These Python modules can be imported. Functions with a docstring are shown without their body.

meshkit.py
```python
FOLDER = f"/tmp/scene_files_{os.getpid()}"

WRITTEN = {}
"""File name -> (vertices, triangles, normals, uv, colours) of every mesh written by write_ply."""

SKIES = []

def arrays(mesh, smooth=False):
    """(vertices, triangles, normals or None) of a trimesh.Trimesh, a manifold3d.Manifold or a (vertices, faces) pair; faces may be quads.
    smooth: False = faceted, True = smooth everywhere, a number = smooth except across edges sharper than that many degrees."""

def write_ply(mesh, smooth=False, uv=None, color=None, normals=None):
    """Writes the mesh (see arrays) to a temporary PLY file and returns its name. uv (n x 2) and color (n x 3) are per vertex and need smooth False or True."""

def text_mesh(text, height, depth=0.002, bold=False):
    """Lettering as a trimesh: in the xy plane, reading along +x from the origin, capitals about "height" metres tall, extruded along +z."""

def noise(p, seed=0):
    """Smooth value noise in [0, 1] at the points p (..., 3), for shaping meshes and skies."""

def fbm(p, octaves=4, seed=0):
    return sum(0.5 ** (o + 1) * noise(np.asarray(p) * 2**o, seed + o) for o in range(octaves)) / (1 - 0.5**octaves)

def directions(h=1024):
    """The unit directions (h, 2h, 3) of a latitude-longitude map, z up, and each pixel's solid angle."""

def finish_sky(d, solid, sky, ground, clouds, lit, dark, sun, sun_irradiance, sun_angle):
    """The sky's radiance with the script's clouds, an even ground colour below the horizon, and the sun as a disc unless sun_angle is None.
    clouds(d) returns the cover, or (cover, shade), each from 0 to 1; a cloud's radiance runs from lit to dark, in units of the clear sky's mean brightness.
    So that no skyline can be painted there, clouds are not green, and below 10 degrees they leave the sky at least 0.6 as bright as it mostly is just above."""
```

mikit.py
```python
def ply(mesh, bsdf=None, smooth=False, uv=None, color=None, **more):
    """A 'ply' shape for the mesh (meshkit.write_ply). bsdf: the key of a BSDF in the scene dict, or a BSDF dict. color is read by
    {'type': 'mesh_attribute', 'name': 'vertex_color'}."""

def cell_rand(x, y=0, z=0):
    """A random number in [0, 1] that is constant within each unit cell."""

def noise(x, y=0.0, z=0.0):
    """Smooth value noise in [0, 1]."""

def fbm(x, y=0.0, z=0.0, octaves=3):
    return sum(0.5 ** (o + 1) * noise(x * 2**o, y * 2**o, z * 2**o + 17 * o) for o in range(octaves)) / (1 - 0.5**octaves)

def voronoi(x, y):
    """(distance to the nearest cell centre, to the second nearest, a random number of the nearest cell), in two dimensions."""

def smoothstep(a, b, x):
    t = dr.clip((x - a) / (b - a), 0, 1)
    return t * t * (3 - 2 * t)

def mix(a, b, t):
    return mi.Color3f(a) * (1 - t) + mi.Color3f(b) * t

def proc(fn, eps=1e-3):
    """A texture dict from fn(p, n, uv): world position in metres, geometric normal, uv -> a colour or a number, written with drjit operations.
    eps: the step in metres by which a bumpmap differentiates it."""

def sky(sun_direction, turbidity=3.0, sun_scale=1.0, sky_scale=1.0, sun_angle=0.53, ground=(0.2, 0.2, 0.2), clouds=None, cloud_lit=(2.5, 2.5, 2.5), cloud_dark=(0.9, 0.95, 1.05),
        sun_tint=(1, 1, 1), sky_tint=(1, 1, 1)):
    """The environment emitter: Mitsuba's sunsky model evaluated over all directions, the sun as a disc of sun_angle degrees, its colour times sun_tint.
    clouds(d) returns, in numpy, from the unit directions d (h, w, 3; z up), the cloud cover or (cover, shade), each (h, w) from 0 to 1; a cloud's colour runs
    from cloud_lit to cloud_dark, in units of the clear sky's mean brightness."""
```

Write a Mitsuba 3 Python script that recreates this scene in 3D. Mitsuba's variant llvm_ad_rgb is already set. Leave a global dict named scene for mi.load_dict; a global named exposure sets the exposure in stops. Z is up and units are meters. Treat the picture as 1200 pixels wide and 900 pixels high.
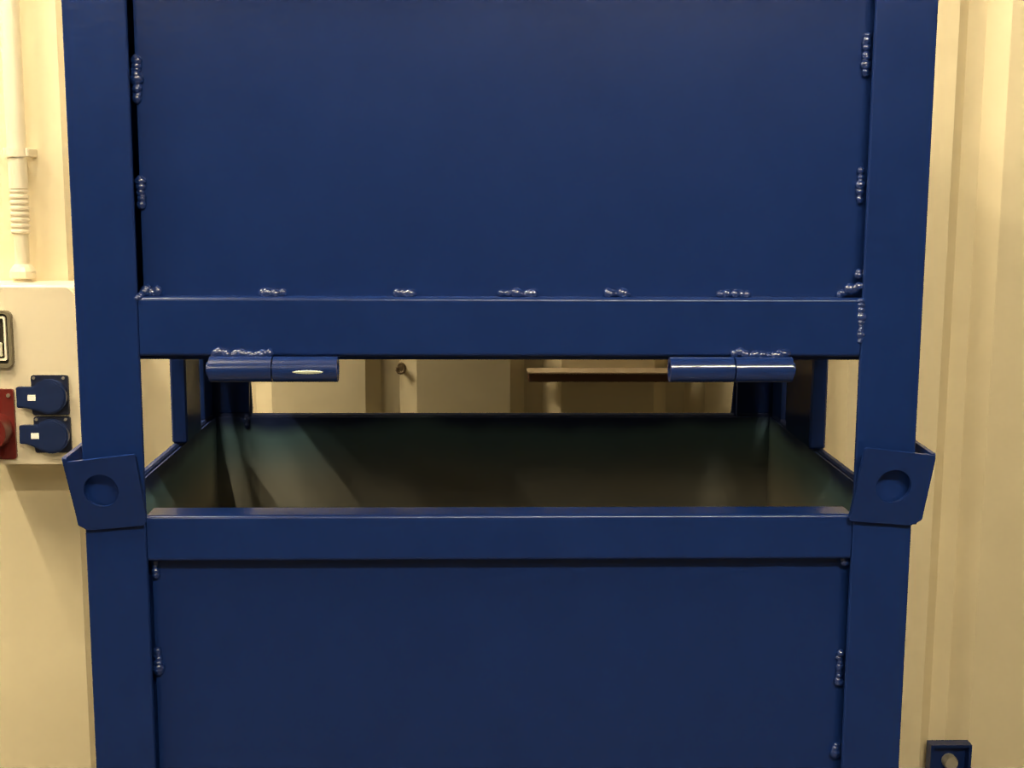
import math, random
import numpy as np
import trimesh
import drjit as dr
import mitsuba as mi
import mikit
from shapely.geometry import Polygon, Point
from shapely.ops import unary_union

random.seed(7)
np.random.seed(7)
scene, labels = {}, {}
T = mi.ScalarTransform4f

# ---------------------------------------------------------------- camera, light, exposure
exposure = 1.0
CAM = np.array([-0.0330, -1.6718, 1.4273])
FWD = np.array([0.02695, 0.98852, -0.14870])
UP = np.array([-0.00052, 0.14877, 0.98887])
scene['camera'] = {
    'type': 'perspective', 'fov_axis': 'x', 'fov': math.degrees(2 * math.atan(600 / 1514.87)),
    'near_clip': 0.02, 'far_clip': 50.0,
    'to_world': T().look_at(origin=CAM.tolist(), target=(CAM + FWD).tolist(), up=UP.tolist()),
}
WARM = np.array([1.0, 0.85, 0.565])
# (key, centre, length along y, radius, strength, label)
UNSEEN_LAMPS = [  # ceiling tubes out of view, placed for the light, shadows and sheen they give
    ('unseen_tube_lamp', (-1.70, 0.05, 2.78), 'y', 1.9, 0.016, 148.0, 'unseen fluorescent tube on a white batten, placed to light the left wall and the lower crate inside'),
    ('unseen_tube_lamp_001', (-0.88, -0.25, 2.78), 'y', 1.0, 0.016, 120.0, 'unseen fluorescent tube on a white batten, just left of the crates, placed to light the wall and the lower crate inside'),
    ('unseen_tube_lamp_002', (0.50, -2.20, 2.78), 'x', 1.5, 0.020, 245.0, 'unseen fluorescent tube on a white batten, crosswise, placed to light the crate fronts, rail edges and right of the wall'),
    ('unseen_tube_lamp_003', (-2.00, 0.05, 2.78), 'y', 1.9, 0.016, 26.0, 'unseen dim fluorescent tube on a white batten, placed for the fainter light band in the lower crate'),
    ('unseen_tube_lamp_004', (-1.40, -3.30, 2.78), 'y', 1.2, 0.016, 150.0, 'unseen fluorescent tube on a white batten, farthest from the corrugated wall, placed for sheen on the crate fronts'),
]

# ---------------------------------------------------------------- materials
def rgb(c):
    return {'type': 'rgb', 'value': [float(v) for v in c]}

def plain(name, c, rough=0.5, metallic=0.0, spec=0.5):
    scene[name] = {'type': 'twosided', 'bsdf': {'type': 'principled', 'base_color': rgb(c), 'roughness': rough, 'metallic': metallic, 'specular': spec}}
    return name

BLUE = (0.0046, 0.0170, 0.094)

def blue_fn(p, n, uv):
    a = mikit.fbm(p.x * 9, p.y * 9, p.z * 5, 3)
    b = mikit.noise(p.x * 60, p.y * 60, p.z * 22)
    return mikit.mix((0.0040, 0.0152, 0.086), (0.0052, 0.0188, 0.102), a * 0.75 + b * 0.25)

def primer_fn(p, n, uv):
    # bare grey primer inside the lower crate, blue overspray along its upper rim, blue outside
    a = mikit.fbm(p.x * 7, p.y * 7, p.z * 7, 3)
    grey = mikit.mix((0.29, 0.285, 0.24), (0.36, 0.35, 0.30), a)
    zz = p.z + (a - 0.5) * 0.04
    spray = mikit.smoothstep(0.84, 0.965, zz)
    inside = mikit.mix(mikit.mix(grey, (0.10, 0.20, 0.25), spray), BLUE, mikit.smoothstep(0.955, 0.992, zz))
    out = dr.maximum(dr.maximum(dr.abs(p.x) - 0.5385, p.y - 0.7885), 0.020 - p.y)
    return dr.select(out > 0, mi.Color3f(*BLUE), inside)

def orange_peel(p, n, uv):
    return mikit.noise(p.x * 130, p.y * 130, p.z * 130) * 0.00016 + mikit.noise(p.x * 14, p.y * 14, p.z * 14) * 0.0006

def cream_fn(p, n, uv):
    a = mikit.fbm(p.x * 4, p.y * 4, p.z * 1.5, 3)
    return mikit.mix((0.66, 0.575, 0.400), (0.72, 0.632, 0.447), a)

def proc_mat(name, fn, rough, bump=None, spec=0.5):
    b = {'type': 'principled', 'base_color': mikit.proc(fn), 'roughness': rough, 'specular': spec}
    if bump is not None:
        b = {'type': 'bumpmap', 'arbitrary': mikit.proc(bump, 0.002), 'scale': 1.0, 'bsdf': b}
    scene[name] = {'type': 'twosided', 'bsdf': b}
    return name

M_BLUE = proc_mat('mat_blue_paint', blue_fn, 0.24, orange_peel, 0.30)
M_GLOSS = proc_mat('mat_blue_gloss', blue_fn, 0.17, None, 0.6)
M_WELD = proc_mat('mat_blue_weld', blue_fn, 0.24, None, 1.0)
M_PRIMER = proc_mat('mat_grey_primer', primer_fn, 0.55)
M_CREAM = proc_mat('mat_cream_wall', cream_fn, 0.6, None, 0.25)
M_BOX = plain('mat_cream_plastic', (0.70, 0.62, 0.47), 0.35)
M_PIPE = plain('mat_conduit_plastic', (0.66, 0.60, 0.47), 0.35)
M_SOCKET = plain('mat_socket_blue', (0.0075, 0.017, 0.066), 0.3)
M_SOCKET_DARK = plain('mat_socket_navy', (0.005, 0.009, 0.032), 0.4)
M_RED = plain('mat_socket_red', (0.105, 0.010, 0.008), 0.35)
M_WHITE = plain('mat_white_sticker', (0.85, 0.85, 0.82), 0.5)
M_STEEL = plain('mat_screw_steel', (0.62, 0.58, 0.50), 0.35, 0.9)
M_DULL = plain('mat_dull_metal', (0.20, 0.145, 0.09), 0.45, 0.3)
M_WORN = plain('mat_worn_steel', (0.72, 0.78, 0.68), 0.28, 0.7)
M_PEG = plain('mat_grey_peg', (0.36, 0.33, 0.27), 0.45, 0.2)
M_RIM = plain('mat_window_rim', (0.15, 0.13, 0.085), 0.45)
M_PALE = plain('mat_window_pale', (0.80, 0.76, 0.64), 0.4)
M_BLACK = plain('mat_black_plastic', (0.02, 0.018, 0.012), 0.4)
M_WOOD = plain('mat_brown_wood', (0.09, 0.040, 0.024), 0.55)
M_LIT_EDGE = plain('mat_lit_edge', (0.62, 0.50, 0.36), 0.5)  # pale colour standing in for light on the shelf top edge
M_FLOOR = plain('mat_grey_floor', (0.07, 0.065, 0.058), 0.6)
M_CEIL = plain('mat_ceiling', (0.22, 0.20, 0.17), 0.6)
M_DARK = plain('mat_dark_wall', (0.03, 0.029, 0.028), 0.7)
M_LAMP = plain('mat_lamp_housing', (0.8, 0.8, 0.78), 0.4)

# ---------------------------------------------------------------- mesh helpers
def rbox(x0, x1, y0, y1, z0, z1, b=0.002):
    lo, hi = np.array([x0, y0, z0], float), np.array([x1, y1, z1], float)
    b = min(b, 0.45 * float((hi - lo).min()))
    pts = []
    for i in range(8):
        c = np.array([hi[k] if (i >> k) & 1 else lo[k] for k in range(3)])
        inw = np.array([-1 if (i >> k) & 1 else 1 for k in range(3)]) * b
        for k in range(3):
            q = c + inw
            q[k] = c[k]
            pts.append(q)
    return trimesh.convex.convex_hull(np.array(pts))

def rail_x(x0, x1, y0, y1, z0, z1, r):
    q = rrect(y0, y1, z0, z1, r)
    m = trimesh.creation.extrude_polygon(q, x1 - x0, engine='earcut')
    v = m.vertices.copy()
    m.vertices = np.c_[v[:, 2] + x0, v[:, 0], v[:, 1]]
    m.fix_normals()
    return m

def tube(p0, p1, r, n=32, r_in=None):
    p0, p1 = np.array(p0, float), np.array(p1, float)
    d = p1 - p0
    h = float(np.linalg.norm(d))
    if r_in:
        m = trimesh.creation.annulus(r_in, r, h, sections=n)
    else:
        m = trimesh.creation.cylinder(r, h, sections=n)
    m.apply_transform(trimesh.geometry.align_vectors([0, 0, 1], d / h))
    m.apply_translation((p0 + p1) / 2)
    return m

def lathe_z(profile, x, y, n=32):
    m = trimesh.creation.revolve(np.array(profile, float), sections=n)
    m.apply_translation([x, y, 0])
    return m

def plate_xz(poly, y_front, thick):
    """polygon in (x, z), its front at y_front and its back at y_front + thick"""
    m = trimesh.creation.extrude_polygon(poly, thick, engine='earcut')
    v = m.vertices.copy()
    m.vertices = np.c_[v[:, 0], y_front + thick - v[:, 2], v[:, 1]]
    m.fix_normals()
    return m

def rrect(x0, x1, z0, z1, r):
    return Polygon([(x0, z0), (x1, z0), (x1, z1), (x0, z1)]).buffer(-r).buffer(r, quad_segs=6)

def bead(points, r, seed, n_per=1.8, jit=0.28):
    """a weld bead: a row of overlapping flattened drops along a polyline"""
    rs = np.random.RandomState(seed)
    pts = np.array(points, float)
    seg = np.linalg.norm(np.diff(pts, axis=0), axis=1)
    L = np.r_[0, np.cumsum(seg)]
    n = max(2, int(L[-1] / (r * 1.05) * n_per) + 1)
    out = []
    for t in np.linspace(0, L[-1], n):
        c = np.array([np.interp(t, L, pts[:, k]) for k in range(3)])
        s = r * (1 + jit * rs.uniform(-1, 1))
        m = trimesh.creation.icosphere(subdivisions=2, radius=1.0)
        m.vertices = m.vertices * [s * rs.uniform(.85, 1.2), s * rs.uniform(.7, .95), s * rs.uniform(.8, 1.15)] + c + rs.uniform(-1, 1, 3) * r * jit * 0.5
        out.append(m)
    return trimesh.util.concatenate(out)

def add(key, mesh, mat, smooth=False, **more):
    base, i = key, 0
    while key in scene:
        i += 1
        key = '%s_%03d' % (base, i)
    scene[key] = mikit.ply(mesh, mat, smooth=smooth, **more)
    return key

def tag(key, label, category=None, group=None, kind=None):
    labels[key] = {'label': label}
    if category:
        labels[key]['category'] = category
    if group:
        labels[key]['group'] = group
    if kind:
        labels[key]['kind'] = kind

# ---------------------------------------------------------------- setting
RX, RY0, RY1, RZ = 5.0, -4.2, 1.081, 2.95
prof = []
k0 = 0.0385
P = 0.3113
for k in range(-18, 19):
    x = k0 + k * P
    prof += [(x, RY1), (x + 0.031, RY1 + 0.036), (x + 0.071, RY1 + 0.036), (x + 0.110, RY1)]
prof = [q for q in prof if -RX - 0.02 < q[0] < RX + 0.02]
prof = [(prof[0][0], 1.17)] + prof + [(prof[-1][0], 1.17)]
wall = trimesh.creation.extrude_polygon(Polygon(prof).buffer(-0.0025).buffer(0.0025, quad_segs=3), RZ, engine='earcut')
add('wall_back', wall, M_CREAM, smooth=25)
tag('wall_back', 'cream painted corrugated steel wall behind the stacked blue crates', kind='structure')
for nm, b, m, t in [  # rest of the room, out of view, toned and spaced to limit bounce light
    ('floor', (-RX, RX, RY0, 1.17, -0.05, 0.0), M_FLOOR, 'unseen grey floor, kept dark to cut reflections'),
    ('ceiling', (-RX, RX, RY0, 1.17, RZ, RZ + 0.05), M_CEIL, 'unseen ceiling, kept dark to cut bounce light'),
    ('wall_left', (-RX - 0.05, -RX, RY0, 1.17, 0, RZ), M_CREAM, 'unseen cream side wall on the left, set far off to cut bounce light'),
    ('wall_right', (RX, RX + 0.05, RY0, 1.17, 0, RZ), M_CREAM, 'unseen cream side wall on the right, set far off to cut bounce light'),
    ('unseen_wall_front', (-RX, RX, RY0 - 0.05, RY0, 0, RZ), M_DARK, 'unseen wall facing the crates, kept dark to cut reflections in their paint'),
]:
    add(nm, rbox(*b, 0.001), m)
    tag(nm, t, kind='structure')

for key, c, axis, ln, r, s, lab in UNSEEN_LAMPS:
    k = 'xy'.index(axis)
    def along(a0, a1, half, z0, z1, bevel):
        lo, hi = [c[0] - half, c[1] - half], [c[0] + half, c[1] + half]
        lo[k], hi[k] = c[k] + a0, c[k] + a1
        return rbox(lo[0], hi[0], lo[1], hi[1], z0, z1, bevel)
    e = ln / 2
    add(key + '__housing', along(-e - 0.04, e + 0.04, 0.035, c[2] + 0.05, RZ, 0.004), M_LAMP)
    for q in (-1, 1):
        add(key + '__lamp_holder', along(q * (e + 0.025) - 0.014, q * (e + 0.025) + 0.014, 0.02, c[2] - 0.02, c[2] + 0.055, 0.003), M_LAMP)
    p0, p1 = list(c), list(c)
    p0[k] -= e
    p1[k] += e
    add(key + '__tube', tube(p0, p1, r, 24), M_LAMP, smooth=30, emitter={'type': 'area', 'radiance': rgb(WARM * s)})
    tag(key, lab, 'lamp')

# ---------------------------------------------------------------- crates
W, D, PW = 0.55, 0.80, 0.080          # half width, depth, post width
UPPER, LOWER = 'steel_crate', 'steel_crate_001'
tag(UPPER, 'upper blue steel crate of the stack, with two hinge barrels under its bottom rail', 'crate')
tag(LOWER, 'lower blue steel crate of the stack, with flared corner guides around the upper one', 'crate')

def angle_post(sx, sy, z0, z1, t=0.024):
    q = Polygon([(0, 0), (PW, 0), (PW, t), (t, t), (t, PW), (0, PW)]).buffer(-0.003).buffer(0.003, quad_segs=4)
    m = trimesh.creation.extrude_polygon(q, z1 - z0, engine='earcut')
    v = m.vertices.copy()
    x, y = -W + v[:, 0], v[:, 1]
    m.vertices = np.c_[x * -sx, (D - y) if sy else y, v[:, 2] + z0]
    m.fix_normals()
    return m

def frame(crate, z0, z1, rails, panels):
    za, zb, mat, lining = panels
    for sx in (-1, 1):
        for sy in (0, 1):
            add(crate + '__corner_post', angle_post(sx, sy, z0, z1, 0.010 if sy else 0.008), mat if sy else M_BLUE, smooth=35)
    xi = W - PW - 0.0008
    for za, zb in rails:
        add(crate + '__front_rail', rail_x(-xi, xi, 0.001, 0.050, za, zb, 0.005), M_BLUE, smooth=35)
        add(crate + '__back_rail', rbox(-xi, xi, D - 0.0125, D, za, zb, 0.003), mat)
        for sx in (-1, 1):
            xa, xb = sorted((sx * W, sx * (W - 0.0125)))
            add(crate + '__side_rail', rbox(xa, xb, PW - 0.001, D - PW + 0.001, za, zb, 0.003), mat)
    za, zb = panels[:2]
    add(crate + '__front_panel', rbox(-0.4705 if lining else -0.4675, 0.500, 0.0245, 0.0285, za, zb, 0.0004), M_BLUE)
    # sheet panels at the back and sides; in the open lower crate they line the inner faces of the rails
    yb, xs, zt = (D - 0.0165, W - 0.0165, 0.994) if lining else (D - 0.0165, W - 0.0165, zb)
    add(crate + '__back_panel', rbox(-xs - 0.003, xs + 0.003, yb, yb + 0.0035, za, zt, 0.0004), mat)
    for sx in (-1, 1):
        xa, xb = sorted((sx * xs, sx * (xs + 0.0035)))
        add(crate + '__side_panel', rbox(xa, xb, 0.031, yb, za, zt, 0.0004), mat)

# lower crate
frame(LOWER, 0.0, 1.0, [(0.9372, 0.9993), (0.09, 0.155)], (0.12, 0.95, M_PRIMER, True))
add(LOWER + '__bottom_plate', rbox(-0.533, 0.533, 0.032, 0.783, 0.150, 0.156, 0.0008), M_PRIMER)
add(LOWER + '__added_gap_backing', rbox(-0.5350, -0.4400, 0.0400, 0.0440, 0.16, 0.985, 0.0006), M_BLUE)  # added backing, hides the lit interior so the panel gap stays dark
# upper crate
ZT = 1.76
frame(UPPER, 1.001, ZT, [(1.2118, 1.2887), (ZT - 0.065, ZT - 0.001)], (1.225, ZT - 0.03, M_BLUE, False))
add(UPPER + '__bottom_plate', rbox(-0.5330, 0.5330, 0.029, 0.7830, 1.262, 1.268, 0.0008), M_BLUE)
add(UPPER + '__added_top_plate', rbox(-0.5375, 0.5375, 0.0505, 0.787, ZT - 0.012, ZT - 0.006, 0.0008), M_BLUE)  # added lid out of view, stops lamp light leaking through the crate
add(UPPER + '__cross_member', rbox(-0.5355, 0.5355, 0.0515, 0.0790, 1.2010, 1.2610, 0.003), M_BLUE)
# flat uprights standing on the side rails in the gap between the crates
for sx, y0, dy in ((-1, 0.490, 0.11), (1, 0.435, 0.17)):
    xa, xb = sorted((sx * (W - 0.001), sx * (W - 0.028)))
    add(UPPER + '__side_upright', rbox(xa, xb, y0, y0 + dy, 1.0005, 1.2125, 0.003), M_BLUE)

# stacking guides: flared plates at the four upper corners of the lower crate
def lean(m, z0, rate, axis, sgn):
    v = m.vertices.copy()
    v[:, axis] += sgn * np.maximum(v[:, 2] - z0, -0.02) * rate
    m.vertices = v
    return m

for sx in (-1, 1):
    for sy in (0, 1):
        g = LOWER + '__stacking_guide' + ('' if (sx, sy) == (-1, 0) else '_%03d' % ({(1, 0): 1, (-1, 1): 2, (1, 1): 3}[(sx, sy)]))
        if sx < 0:
            pts = [(-0.5640, 1.0770), (-0.4735, 1.0880), (-0.4670, 1.004), (-0.4690, 0.9890), (-0.5430, 0.9820), (-0.5560, 0.9890)]
            hole = Point(-0.5213, 1.0380).buffer(0.0225, quad_segs=12)
        else:
            pts = [(0.4740, 1.0960), (0.5680, 1.0850), (0.5600, 0.9940), (0.5460, 0.9860), (0.4610, 0.9930), (0.4640, 1.005)]
            hole = Point(0.5165, 1.0420).buffer(0.0235, quad_segs=12)
        poly = Polygon(pts).buffer(-0.004).buffer(0.004, quad_segs=4).difference(hole)
        m = plate_xz(poly, -0.0085, 0.008)
        lean(m, 0.99, 0.20, 1, -1)
        if sy:
            v = m.vertices.copy()
            v[:, 1] = D - v[:, 1]
            m.vertices = v
            m.invert()
        add(g + '__end_plate', m, M_BLUE, smooth=35)
        # side plate, flared outwards in x
        zt = pts[0][1] + 0.006 if sx < 0 else pts[1][1] + 0.002
        q = Polygon([(0.0, 0.985), (0.085, 0.985), (0.085, 0.998), (0.066, zt + 0.003), (-0.024, zt), (-0.008, 1.0)]).buffer(-0.003).buffer(0.003, quad_segs=4)
        m = trimesh.creation.extrude_polygon(q, 0.006, engine='earcut')
        v = m.vertices.copy()
        m.vertices = np.c_[sx * (W + 0.0005 + v[:, 2]), v[:, 0], v[:, 1]]
        lean(m, 0.99, 0.13, 0, sx)
        if sy:
            v = m.vertices.copy()
            v[:, 1] = D - v[:, 1]
            m.vertices = v
        m.fix_normals()
        add(g + '__side_plate', m, M_BLUE, smooth=35)

# hinges under the bottom rail of the upper crate
HY, HZ, HR = -0.010, 1.1965, 0.0165
for sx, (a, b, c, d), name in ((-1, (-0.3774, -0.2975, -0.2955, -0.2130), 'hinge'), (1, (0.3769, 0.3022, 0.3004, 0.2172), 'hinge_001')):
    h = UPPER + '__' + name
    add(h + '__barrel', tube((a, HY, HZ), (b, HY, HZ), HR, 40, 0.0095), M_GLOSS, smooth=30)
    add(h + '__barrel', tube((c, HY, HZ), (d, HY, HZ), HR, 40, 0.0095), M_GLOSS, smooth=30)
    add(h + '__pin', tube((a + 0.004 * sx, HY, HZ), (d - 0.003 * sx * -1, HY, HZ), 0.0090, 24), M_BLUE, smooth=30)
# the bare worn patch on the left free barrel
patch = trimesh.creation.icosphere(subdivisions=3, radius=1.0)
patch.vertices = patch.vertices * [0.020, 0.0012, 0.0026] + [-0.2500, HY - HR + 0.0003, HZ - 0.0015]
add(UPPER + '__hinge__worn_patch', patch, M_WORN, smooth=True)
labels[UPPER + '__hinge__worn_patch'] = {'label': 'scraped bare patch on the free barrel'}

# weld beads
def w(crate, pts, r, seed, **kw):
    add(crate + '__weld_bead', bead(pts, r * 1.2, seed, **kw), M_WELD, smooth=True)

zr = 1.2915
for i, (xa, xb) in enumerate([(-0.3123, -0.285), (-0.139, -0.117), (0.000, 0.041), (0.138, 0.165), (0.288, 0.322)]):
    w(UPPER, [(xa, 0.018, zr + .001), (xb, 0.018, zr + .001)], 0.0050, 10 + i)
w(UPPER, [(-0.455, 0.018, zr + .001), (-0.447, 0.017, zr + .002)], 0.0055, 20)
w(UPPER, [(-0.4705, 0.002, 1.2870), (-0.466, 0.010, 1.291), (-0.461, 0.018, 1.300)], 0.0040, 21)
w(UPPER, [(0.445, 0.018, 1.2925), (0.455, 0.016, 1.298), (0.470, 0.008, 1.305)], 0.0048, 22)
w(UPPER, [(0.4695, 0.003, 1.286), (0.4695, 0.002, 1.265)], 0.0038, 23)
w(UPPER, [(0.4695, 0.001, 1.257), (0.4690, 0.001, 1.232)], 0.0030, 24)
w(UPPER, [(0.4680, 0.015, 1.318), (0.4685, 0.015, 1.322)], 0.0042, 25)
for i, (za, zb) in enumerate([(1.624, 1.5766), (1.4535, 1.4143)]):
    w(UPPER, [(0.4665, 0.020, za), (0.4665, 0.020, zb)], 0.0042, 30 + i)
for i, (za, zb) in enumerate([(1.590, 1.540), (1.440, 1.406)]):
    w(UPPER, [(-0.4655, 0.022, za), (-0.4655, 0.022, zb)], 0.0050, 40 + i)
w(UPPER, [(-0.372, -0.004, 1.2150), (-0.365, -0.003, 1.2175), (-0.355, -0.006, 1.2140), (-0.338, -0.005, 1.2155), (-0.320, -0.006, 1.2140), (-0.301, -0.004, 1.2165)], 0.0046, 50, n_per=2.0)
w(UPPER, [(0.303, -0.004, 1.2165), (0.309, -0.003, 1.2190), (0.318, -0.006, 1.2150), (0.340, -0.005, 1.2150), (0.358, -0.006, 1.2140), (0.371, -0.003, 1.2180)], 0.0044, 51, n_per=2.0)
w(LOWER, [(-0.4665, 0.021, 0.806), (-0.4665, 0.021, 0.775)], 0.0055, 60)
w(LOWER, [(0.4665, 0.020, 0.798), (0.4665, 0.020, 0.756)], 0.0042, 61)
w(LOWER, [(0.4665, 0.020, 0.665), (0.4665, 0.020, 0.650)], 0.0046, 62)
w(LOWER, [(0.4665, 0.018, 0.934), (0.4670, 0.016, 0.928)], 0.0050, 63)
w(LOWER, [(-0.4655, 0.020, 0.932), (-0.4655, 0.020, 0.912)], 0.0045, 64)
w(LOWER, [(-0.476, 0.783, 0.992), (-0.474, 0.782, 0.975)], 0.0045, 65)

# ---------------------------------------------------------------- fittings on the back wall
# drawn with the wall face at y = 0.95 and z = 1 as the drawing's datum; fit() scales them about the camera position onto the wall
def fit(key, mesh, mat, smooth=False, size=1.05):
    m = mesh.copy()
    e = size - 1
    m.vertices = (m.vertices - [0, 0.95, 1.0]) * size + [0.033 * e, 0.95 + 2.6218 * e, 1.0 - 0.4273 * e]
    return add(key, m, mat, smooth)

def box_fit(key, mesh, mat, smooth=False):
    return fit(key, mesh, mat, smooth, 1.025)

# ---------------------------------------------------------------- conduit and socket box on the wall
C = 'cable_conduit'
cx, cy = -0.9290, 0.908
tag(C, 'cream plastic cable conduit running down the wall into the top of the socket box', 'conduit')
fit(C + '__pipe', tube((cx, cy, 1.425), (cx, cy, 2.60), 0.0180, 36), M_PIPE, smooth=30)
fit(C + '__clip', trimesh.util.concatenate([tube((cx, cy, 1.486), (cx, cy, 1.503), 0.0225, 36, 0.0181), rbox(cx + 0.012, cx + 0.026, cy - 0.010, 0.9505, 1.486, 1.503, 0.002), rbox(cx - 0.026, cx - 0.012, cy - 0.004, 0.9505, 1.486, 1.503, 0.002)]), M_PIPE, smooth=30)
ribs = [(0.0, 1.336)]
z = 1.337
while z < 1.426:
    ribs += [(0.0150, z), (0.0182, z + 0.0025), (0.0182, z + 0.0065), (0.0150, z + 0.009)]
    z += 0.0113
ribs += [(0.0, z)]
fit(C + '__ribbed_sleeve', lathe_z(ribs, cx, cy, 36), M_PIPE, smooth=30)
fit(C + '__tail_pipe', tube((cx, cy, 1.262), (cx, cy, 1.337), 0.0135, 32), M_PIPE, smooth=30)
fit(C + '__gland', lathe_z([(0, 1.2495), (0.021, 1.2495), (0.0250, 1.252), (0.0250, 1.264), (0.0205, 1.272), (0.0150, 1.278), (0, 1.276)], cx, cy, 12), M_PIPE)
fit(C + '__lock_nut', lathe_z([(0, 1.2385), (0.0195, 1.2385), (0.0195, 1.246), (0.015, 1.2475), (0.015, 1.2495), (0, 1.2495)], cx, cy, 6), M_PIPE)

B = 'socket_box'
tag(B, 'cream plastic socket box on the wall left of the crates, with blue and red sockets', 'electrical box')
bx0, bx1, bz0, bz1 = -1.035, -0.800, 0.8815, 1.2380
box_fit(B + '__body', rbox(bx0, bx1, 0.878, 1.0135, bz0, bz1, 0.005), M_BOX)
cut = 0.030
cover = Polygon([(bx0 + 0.003, bz0 + 0.002), (bx1 - 0.003, bz0 + 0.002), (bx1 - 0.003, bz1 - 0.002 - cut), (bx1 - 0.003 - cut, bz1 - 0.003), (bx0 + cut, bz1 - 0.003), (bx0 + 0.003, bz1 - cut)]).buffer(-0.010).buffer(0.010, quad_segs=6)
box_fit(B + '__cover', plate_xz(cover, 0.870, 0.009), M_BOX, smooth=40)
box_fit(B + '__cover_screw', tube((bx1 - 0.010, 0.8785, bz1 - 0.010), (bx1 - 0.010, 0.8740, bz1 - 0.010), 0.0045, 16), M_BLACK, smooth=30)

# breaker window
wn = B + '__breaker_window'
wx0, wx1, wz0, wz1 = -1.005, -0.9405, 1.078, 1.190
box_fit(wn + '__rim', plate_xz(rrect(wx0, wx1, wz0, wz1, 0.012).difference(rrect(wx0 + 0.006, wx1 - 0.006, wz0 + 0.008, wz1 - 0.006, 0.008)), 0.856, 0.014), M_RIM, smooth=35)
box_fit(wn + '__gasket', plate_xz(rrect(wx0 + 0.006, wx1 - 0.006, wz0 + 0.008, wz1 - 0.006, 0.008).difference(rrect(wx0 + 0.011, wx1 - 0.0105, wz0 + 0.014, wz1 - 0.011, 0.005)), 0.864, 0.006), M_BLACK, smooth=35)
box_fit(wn + '__inner_frame', plate_xz(rrect(wx0 + 0.011, wx1 - 0.0105, wz0 + 0.014, wz1 - 0.011, 0.005).difference(rrect(wx0 + 0.015, wx1 - 0.0145, wz0 + 0.018, wz1 - 0.015, 0.003)), 0.858, 0.012), M_PALE, smooth=35)
box_fit(wn + '__recess', plate_xz(rrect(wx0 + 0.015, wx1 - 0.0145, wz0 + 0.018, wz1 - 0.015, 0.003), 0.866, 0.004), M_BLACK)
box_fit(wn + '__switch', rbox(wx0 + 0.022, wx1 - 0.0205, 0.859, 0.8662, 1.100, 1.128, 0.002), M_PALE)
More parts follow.
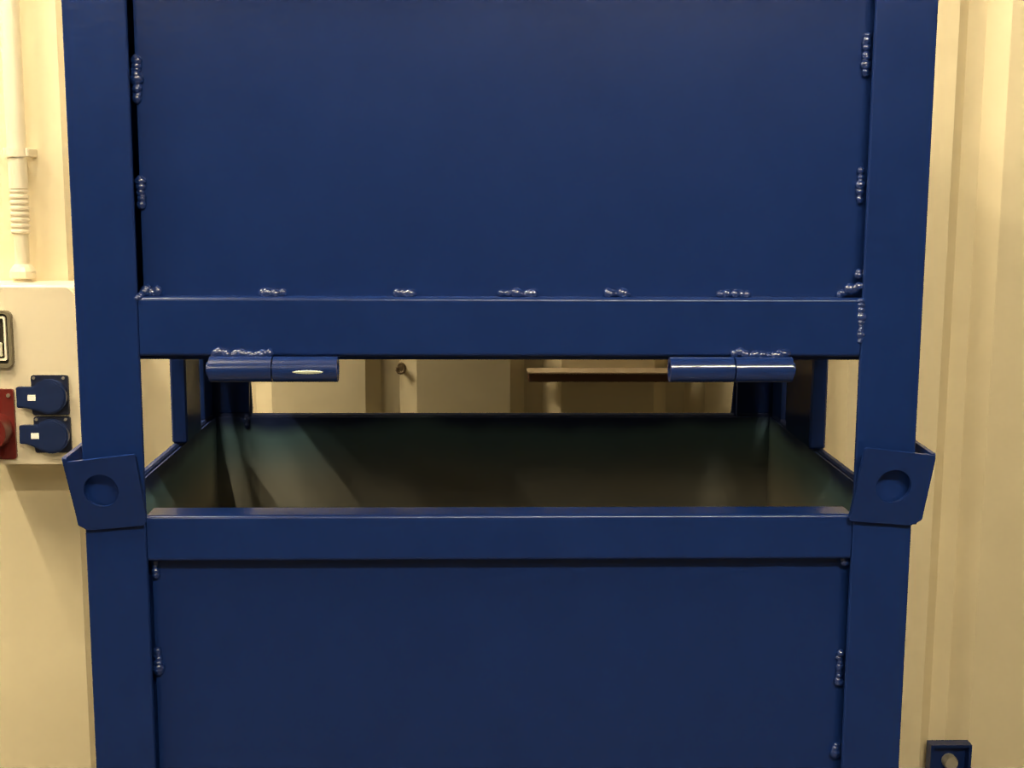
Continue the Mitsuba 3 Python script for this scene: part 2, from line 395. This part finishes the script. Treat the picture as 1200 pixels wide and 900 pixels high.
labels[wn] = {'label': 'rounded breaker window with dark rim and pale inner frame'}

def socket(name, x0, x1, z0, z1, tab, sticker, label):
    s = B + '__' + name
    yf = 0.870
    box_fit(s + '__flange', plate_xz(rrect(x0, x1, z0, z1, 0.005), yf - 0.007, 0.007), M_SOCKET_DARK, smooth=35)
    xc, zc, r = (x0 + x1) / 2 + 0.001, (z0 + z1) / 2 - 0.001, (x1 - x0) / 2 - 0.0015
    disc = Point(xc, zc).buffer(r, quad_segs=14)
    t = rrect(tab[0], xc, tab[1], tab[2], 0.003)
    shape = unary_union([disc, t, Polygon([(tab[0] + 0.008, tab[1] + 0.002), (xc - 0.010, zc - r * 0.93), (xc, zc)])])
    lid = plate_xz(shape, yf - 0.019, 0.0115)
    rim = plate_xz(shape.buffer(-0.0035), yf - 0.021, 0.0025)
    box_fit(s + '__lid', trimesh.util.concatenate([lid, rim]), M_SOCKET, smooth=35)
    box_fit(s + '__sticker', rbox(sticker[0], sticker[1], yf - 0.0215, yf - 0.0208, sticker[2], sticker[3], 0.0002), M_WHITE)
    for fx in (x0 + 0.006, x1 - 0.008):
        box_fit(s + '__screw', tube((fx, yf - 0.0070, z1 - 0.005), (fx, yf - 0.0100, z1 - 0.005), 0.0030, 14), M_STEEL, smooth=30)
    labels[s] = {'label': label}

socket('blue_socket', -0.9090, -0.8375, 0.9835, 1.0625, (-0.9345, 1.000, 1.041), (-0.9125, -0.8965, 1.0140, 1.0260), 'blue power socket with closed round lid, upper of two')
socket('blue_socket_001', -0.9075, -0.8365, 0.9080, 0.9800, (-0.9325, 0.928, 0.965), (-0.9095, -0.8935, 0.9385, 0.9500), 'blue power socket with closed round lid, lower of two')
r_ = B + '__red_socket'
labels[r_] = {'label': 'red three phase socket beside the blue ones'}
box_fit(r_ + '__flange', plate_xz(rrect(-1.020, -0.9445, 0.8950, 1.0350, 0.006), 0.862, 0.008), M_RED, smooth=35)
box_fit(r_ + '__lid', trimesh.util.concatenate([plate_xz(Point(-0.984, 0.955).buffer(0.036, quad_segs=14), 0.820, 0.042), plate_xz(rrect(-1.000, -0.968, 0.900, 0.950, 0.006), 0.828, 0.034)]), M_RED, smooth=35)
box_fit(r_ + '__screw', tube((-0.9535, 0.862, 1.0230), (-0.9535, 0.858, 1.0230), 0.0038, 14), M_STEEL, smooth=30)

# ---------------------------------------------------------------- small things on the wall behind
S = 'wall_shelf'
tag(S, 'narrow brown wooden shelf on the wall, seen through the gap between the crates', 'shelf')
fit(S + '__board', rbox(0.070, 0.440, 0.890, 0.9500, 1.046, 1.0625, 0.0015), M_WOOD)
fit(S + '__lit_edge', rbox(0.068, 0.442, 0.886, 0.9500, 1.0627, 1.0665, 0.0012), M_LIT_EDGE)  # lit top edge of the board, put in as a pale strip
labels[S + '__lit_edge'] = {'label': 'pale strip standing in for the lit top edge'}

H = 'wall_hook'
tag(H, 'small rusty brown hook on the corrugated wall, seen under the upper crate', 'hook')
hx, hz = -0.1890, 1.0655
hook = trimesh.util.concatenate([tube((hx, 0.966, hz), (hx, 0.982, hz), 0.008, 20), tube((hx, 0.948, hz), (hx, 0.967, hz), 0.0042, 14)])
ang = np.linspace(math.radians(60), math.radians(-200), 12)
ring = [np.array([hx + 0.008 * math.cos(a) , 0.948, hz - 0.001 + 0.009 * math.sin(a)]) for a in ang]
hook = trimesh.util.concatenate([hook] + [tube(ring[i], ring[i + 1], 0.0032, 10) for i in range(len(ring) - 1)])
fit(H, hook, M_DULL, smooth=40)

Q = 'wall_pocket'
tag(Q, 'small square blue steel pocket with a metal peg, low on the wall', 'bracket')
qx0, qx1, qz1, qz0 = 0.9386, 1.0270, 0.2555, 0.165
outer = Polygon([(qx0, qz0), (qx1, qz0), (qx1, qz1), (qx0, qz1)])
inner = outer.buffer(-0.006, join_style=2)
fit(Q + '__sleeve', plate_xz(outer.difference(inner), 0.923, 0.0235), M_BLUE)
fit(Q + '__back_plate', plate_xz(outer, 0.9445, 0.0060), M_BLUE)
fit(Q + '__peg', lathe_z([(0, 0), (0.016, 0), (0.016, 0.016), (0.013, 0.021), (0, 0.022)], 0, 0, 28).apply_transform(trimesh.transformations.rotation_matrix(math.radians(90), [1, 0, 0])).apply_translation([0.986, 0.9455, 0.212]), M_PEG, smooth=35)
labels[Q + '__peg'] = {'label': 'grey metal peg'}
